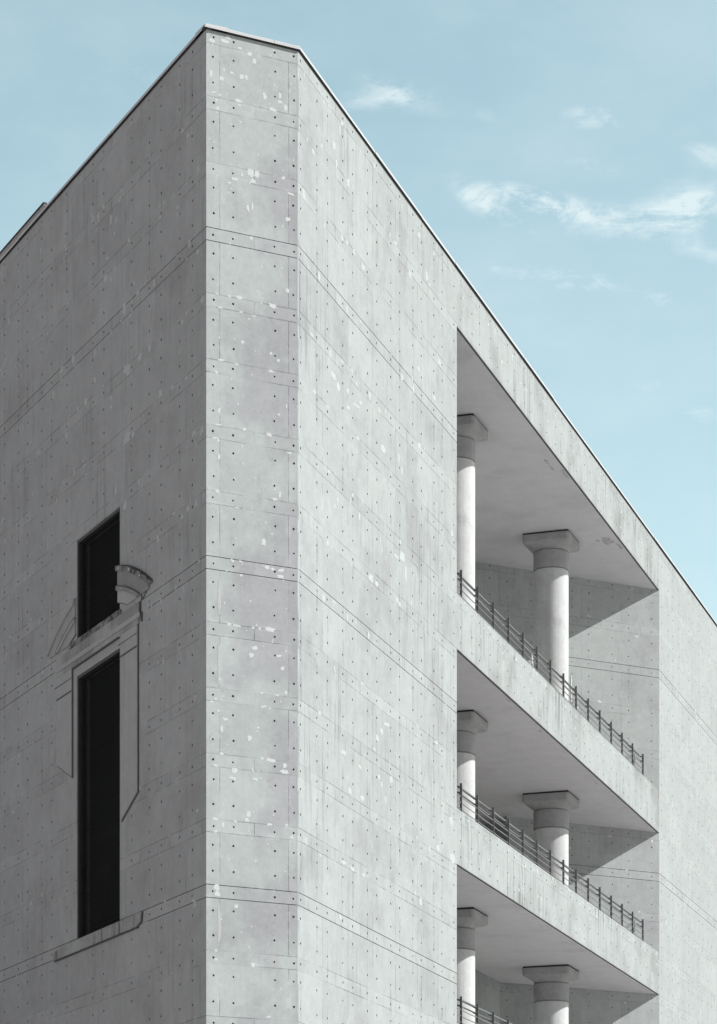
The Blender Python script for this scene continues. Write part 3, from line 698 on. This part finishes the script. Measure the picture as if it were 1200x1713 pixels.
# entablature between the two windows
mb = MB()
mb.box((-8.45, -.045, 16.20), (-3.47, .0, 16.424), M_WEEP)
mb.box((-8.42, -.058, 16.20), (-3.40, -.044, 16.10), M_RELIEF)
mb.box((-8.45, -.040, 15.99), (-3.52, .0, 16.20), M_WEEP)
mb.box((-7.6, -.050, 16.425), (-4.55, .05, 16.548), M_MOSS)
mb.box((-7.45, -.048, 15.962), (-4.66, .0, 15.988), M_JOINT_SHADE)  # this and the strips below paint shade at the lintel edges
mb.box((-3.47, -.03, 16.20), (-3.425, .002, 16.43), M_JOINT_SHADE); mb.box((-3.40, -.03, 16.0), (-3.345, .002, 16.19), M_JOINT_SHADE)
mb.prism([(-3.39, 16.445), (-3.345, 16.43), (-2.93, 16.63), (-2.96, 16.66)], -.012, .001, M_JOINT_SHADE)
mb.prism([(-3.42, 16.44), (-3.37, 16.44), (-3.37, 16.57), (-3.42, 16.57)], -.013, .001, M_JOINT_SHADE)
tag(mb.build('entablature', BLD, FW), 'water-stained lintel band between the two louvred windows')
def pilaster(outline, lines, seam, label):
    mb = MB(); mb.prism(outline, -.04, .0, M_RELIEF)
    for x0, x1, z, hh in lines: mb.box((x0, -.046, z - hh), (x1, -.036, z + hh), M_JOINT_SHADE)
    for q in seam: mb.prism(q, -.022, .002, M_JOINT_SHADE)  # shade of the side faces, painted as thin dark strips
    tag(mb.build('pilaster', BLD, FW), label)
pilaster([(-4.50, 15.985), (-4.50, 12.07), (-3.575, 12.50), (-3.575, 15.985)], [(-4.64, -3.58, 15.80, .008), (-4.51, -3.58, 15.53, .02)],
         [[(-3.575, 15.98), (-3.575, 12.49), (-3.548, 12.49), (-3.548, 15.98)], [(-4.50, 12.066), (-4.50, 12.035), (-3.548, 12.475), (-3.548, 12.50)]],
         'plain pilaster slab right of the tall window, cut off at a slant')
pilaster([(-8.45, 15.985), (-8.45, 14.05), (-7.49, 13.60), (-7.49, 15.985)], [(-8.54, -7.49, 15.78, .008), (-8.43, -7.49, 15.495, .018)],
         [[(-7.49, 15.98), (-7.49, 13.595), (-7.465, 13.57), (-7.465, 15.98)], [(-8.45, 14.045), (-8.45, 14.022), (-7.465, 13.56), (-7.465, 13.585)]],
         'short pilaster slab left of the tall window, cut off at a slant')
mb = MB()
mb.prism([(-8.58, 9.675), (-8.58, 9.86), (-7.26, 9.925), (-3.33, 9.945), (-3.37, 9.76), (-3.56, 9.70), (-3.57, 9.675)], -.06, .0, M_WEEP)
mb.prism([(-8.60, 9.648), (-8.59, 9.675), (-3.56, 9.675), (-3.55, 9.652)], -.045, .002, M_JOINT_SHADE)  # shade line under the sill, painted dark; its end strips follow
mb.prism([(-3.33, 9.95), (-3.31, 9.95), (-3.35, 9.745), (-3.37, 9.76)], -.03, .002, M_JOINT_SHADE)
mb.prism([(-3.56, 9.70), (-3.37, 9.76), (-3.35, 9.745), (-3.55, 9.683)], -.031, .002, M_JOINT_SHADE)
tag(mb.build('sill', BLD, FW), 'long projecting sill under the tall louvred window')

# --- small things standing in the top loggia
def pipe(t_, off, z0, z1, r, label):
    mb = MB(); mb.tube([(0, 0, z0), (0, 0, z1)], r, M_WHITE, 12)
    mb.tube([(0, 0, z1), (0, 0, z1 + .02), (.02, 0, z1 + .05)], r * 1.25, M_WHITE, 12)
    mb.tube([(0, 0, z0), (0, 0, z0 + .03)], r * 2, M_WHITE, 12)
    o = mb.build('white_pipe', None, frame(PB + R2 * t_ - N2 * off, R2), smooth=True)
    tag(o, label, 'pipe', 'white pipes standing in the top loggia')
pipe(19.75, .45, 18.35, 19.78, .022, 'short white pipe behind the top railing, left of the clear-standing column')
pipe(24.06, .45, 18.35, 20.28, .022, 'white pipe behind the top railing, just right of the clear-standing column')

# ------------------------------------------------------------------ ground
mb = MB(); S = 900
mb.poly([(-S, -S, 0), (S, -S, 0), (S, S, 0), (-S, S, 0)], M_PAVE)
g = mb.build('pavement', None); tag(g, kind='structure')

# ------------------------------------------------------------------ light
EL = math.radians(39.2)
sh = Vector((.990, -.139, 0)).normalized()
sd = Vector((sh.x * math.cos(EL), sh.y * math.cos(EL), math.sin(EL)))
sun = bpy.data.lights.new('sun', 'SUN'); sun.energy = SUN_E; sun.angle = math.radians(.53); sun.color = (1., .993, .98)
so = bpy.data.objects.new('sun', sun); COL.objects.link(so); so.rotation_euler = sd.to_track_quat('Z', 'Y').to_euler(); so.location = (60, -20, 80)

w = bpy.data.worlds.new('World'); sc.world = w; w.use_nodes = True
t = NT(w.node_tree); bg = w.node_tree.nodes['Background']
sky = t.node('ShaderNodeTexSky', sky_type='NISHITA'); sky.sun_disc = False
sky.sun_elevation = EL; sky.sun_rotation = math.atan2(sh.x, sh.y); sky.air_density = 1.; sky.dust_density = SKY_DUST; sky.ozone_density = 1.
tc = t.node('ShaderNodeTexCoord'); V = tc.outputs['Generated']
hsv = t.node('ShaderNodeHueSaturation'); hsv.inputs['Saturation'].default_value = SKY_SAT; hsv.inputs['Hue'].default_value = SKY_HUE; hsv.inputs['Value'].default_value = SKY_VAL
t.l.new(sky.outputs[0], hsv.inputs['Color'])
col = t.mix(1., hsv.outputs[0], SKY_TINT, 'MULTIPLY')
sx = t.node('ShaderNodeSeparateXYZ'); t.l.new(V, sx.inputs[0])
az = t.m('MULTIPLY', t.m('ARCTAN2', sx.outputs[0], sx.outputs[1]), 57.29578)
el = t.m('MULTIPLY', t.m('ARCSINE', sx.outputs[2]), 57.29578)
mp = t.node('ShaderNodeMapping'); mp.inputs['Rotation'].default_value = (0, math.radians(12), 0); mp.inputs['Scale'].default_value = (1., 1., 2.2); t.l.new(V, mp.inputs[0])
n_b = t.noise(mp.outputs[0], 42., 8, .68, .9); n_f = t.noise(mp.outputs[0], 150., 7, .7, .6)
clouds = [(.45, 25.45, .55, .13, .10, .55), (.85, 25.55, .5, .12, -.35, .45), (4.85, 25.05, .42, .14, -.05, .5), (5.3, 25.0, .4, .1, -.2, .3), (7.4, 24.3, .35, .14, -.1, .6),
          (2.45, 23.72, .42, .17, -.45, .42), (2.9, 23.42, .5, .16, -.5, .5), (3.5, 23.68, .6, .14, -.22, .75), (4.4, 23.45, .8, .15, -.18, .8), (5.9, 23.2, .8, .2, .1, .65),
          (6.95, 23.4, .5, .26, .1, 1.0), (7.3, 22.6, .5, .14, -.2, .5), (3.9, 22.3, .6, .14, -.1, .5), (4.9, 22.1, .45, .12, -.1, .5), (6.3, 21.8, .4, .11, -.15, .5),
          (2.9, 22.4, .3, .15, 0, .25), (6.1, 20.2, .4, .14, -.2, .35), (5.0, 24.2, .7, .12, -.15, .25), (3.0, 25.0, .6, .12, -.3, .2), (7.2, 19.65, .3, .15, -.1, .4), (-4.5, 25.7, .6, .2, -.2, .22), (6.8, 25.8, .9, .15, -.2, .15)]
cl = None
for a, e, wa, we, sl, k in clouds:
    da = t.m('SUBTRACT', az, a); de = t.m('SUBTRACT', t.m('SUBTRACT', el, e), t.m('MULTIPLY', da, sl))
    q = t.m('ADD', t.m('POWER', t.m('DIVIDE', da, wa), 2.), t.m('POWER', t.m('DIVIDE', de, we), 2.))
    g_ = t.m('MULTIPLY', t.m('EXPONENT', t.m('MULTIPLY', q, -.45)), k)
    cl = g_ if cl is None else t.m('ADD', cl, g_)
br = t.m('ADD', t.rng(n_b, .36, .64, .0, 1.35), t.rng(n_f, .3, .7, -.4, .4))
cl = t.m('MULTIPLY', cl, br, clamp=True)
# unseen cloud cover added for fill light: bright at left, dark behind the viewer
fill_mask = t.m('ADD', t.m('MULTIPLY', sx.outputs[0], -.3), t.m('MULTIPLY', sx.outputs[1], -.9))
fill_mask = t.m('ADD', t.m('ADD', fill_mask, t.rng(sx.outputs[0], -.3, -.8, 0., .55, True)), t.rng(t.noise(V, 2.2, 6, .6), .3, .7, -.45, .45))
fill_mask = t.rng(fill_mask, -.4, .1, 0., .95, True)
side = t.rng(sx.outputs[0], -.75, -.1, 1., 0., True)
col = t.mix(fill_mask, col, t.mix(side, FILL_BACK, FILL_LEFT))
veil = t.m('MULTIPLY', t.rng(t.noise(mp.outputs[0], 9., 6, .6), .4, .7, 0., .16), t.rng(sx.outputs[1], 0., .4))
col = t.mix(t.m('MAXIMUM', t.m('MULTIPLY', cl, .6), veil), col, CLOUD_COL)
t.l.new(col, bg.inputs[0]); bg.inputs[1].default_value = SKY_STR

# ------------------------------------------------------------------ camera
cam = bpy.data.cameras.new('camera'); co = bpy.data.objects.new('camera', cam); COL.objects.link(co)
co.location = (0, 0, H); co.rotation_euler = (math.radians(90), 0, 0)
cam.sensor_width = 36.; cam.sensor_fit = 'AUTO'; cam.lens = 4540.99 * 36 / 1713
cam.shift_x = 0.; cam.shift_y = (2326.324 - 856.5) / 1713
cam.clip_start = .5; cam.clip_end = 4000
sc.camera = co
sc.view_settings.view_transform = 'Standard'; sc.view_settings.look = 'None'
sc.view_settings.exposure = EXPO; sc.view_settings.gamma = 1.
sc.cycles.max_bounces = 8; sc.cycles.diffuse_bounces = 5
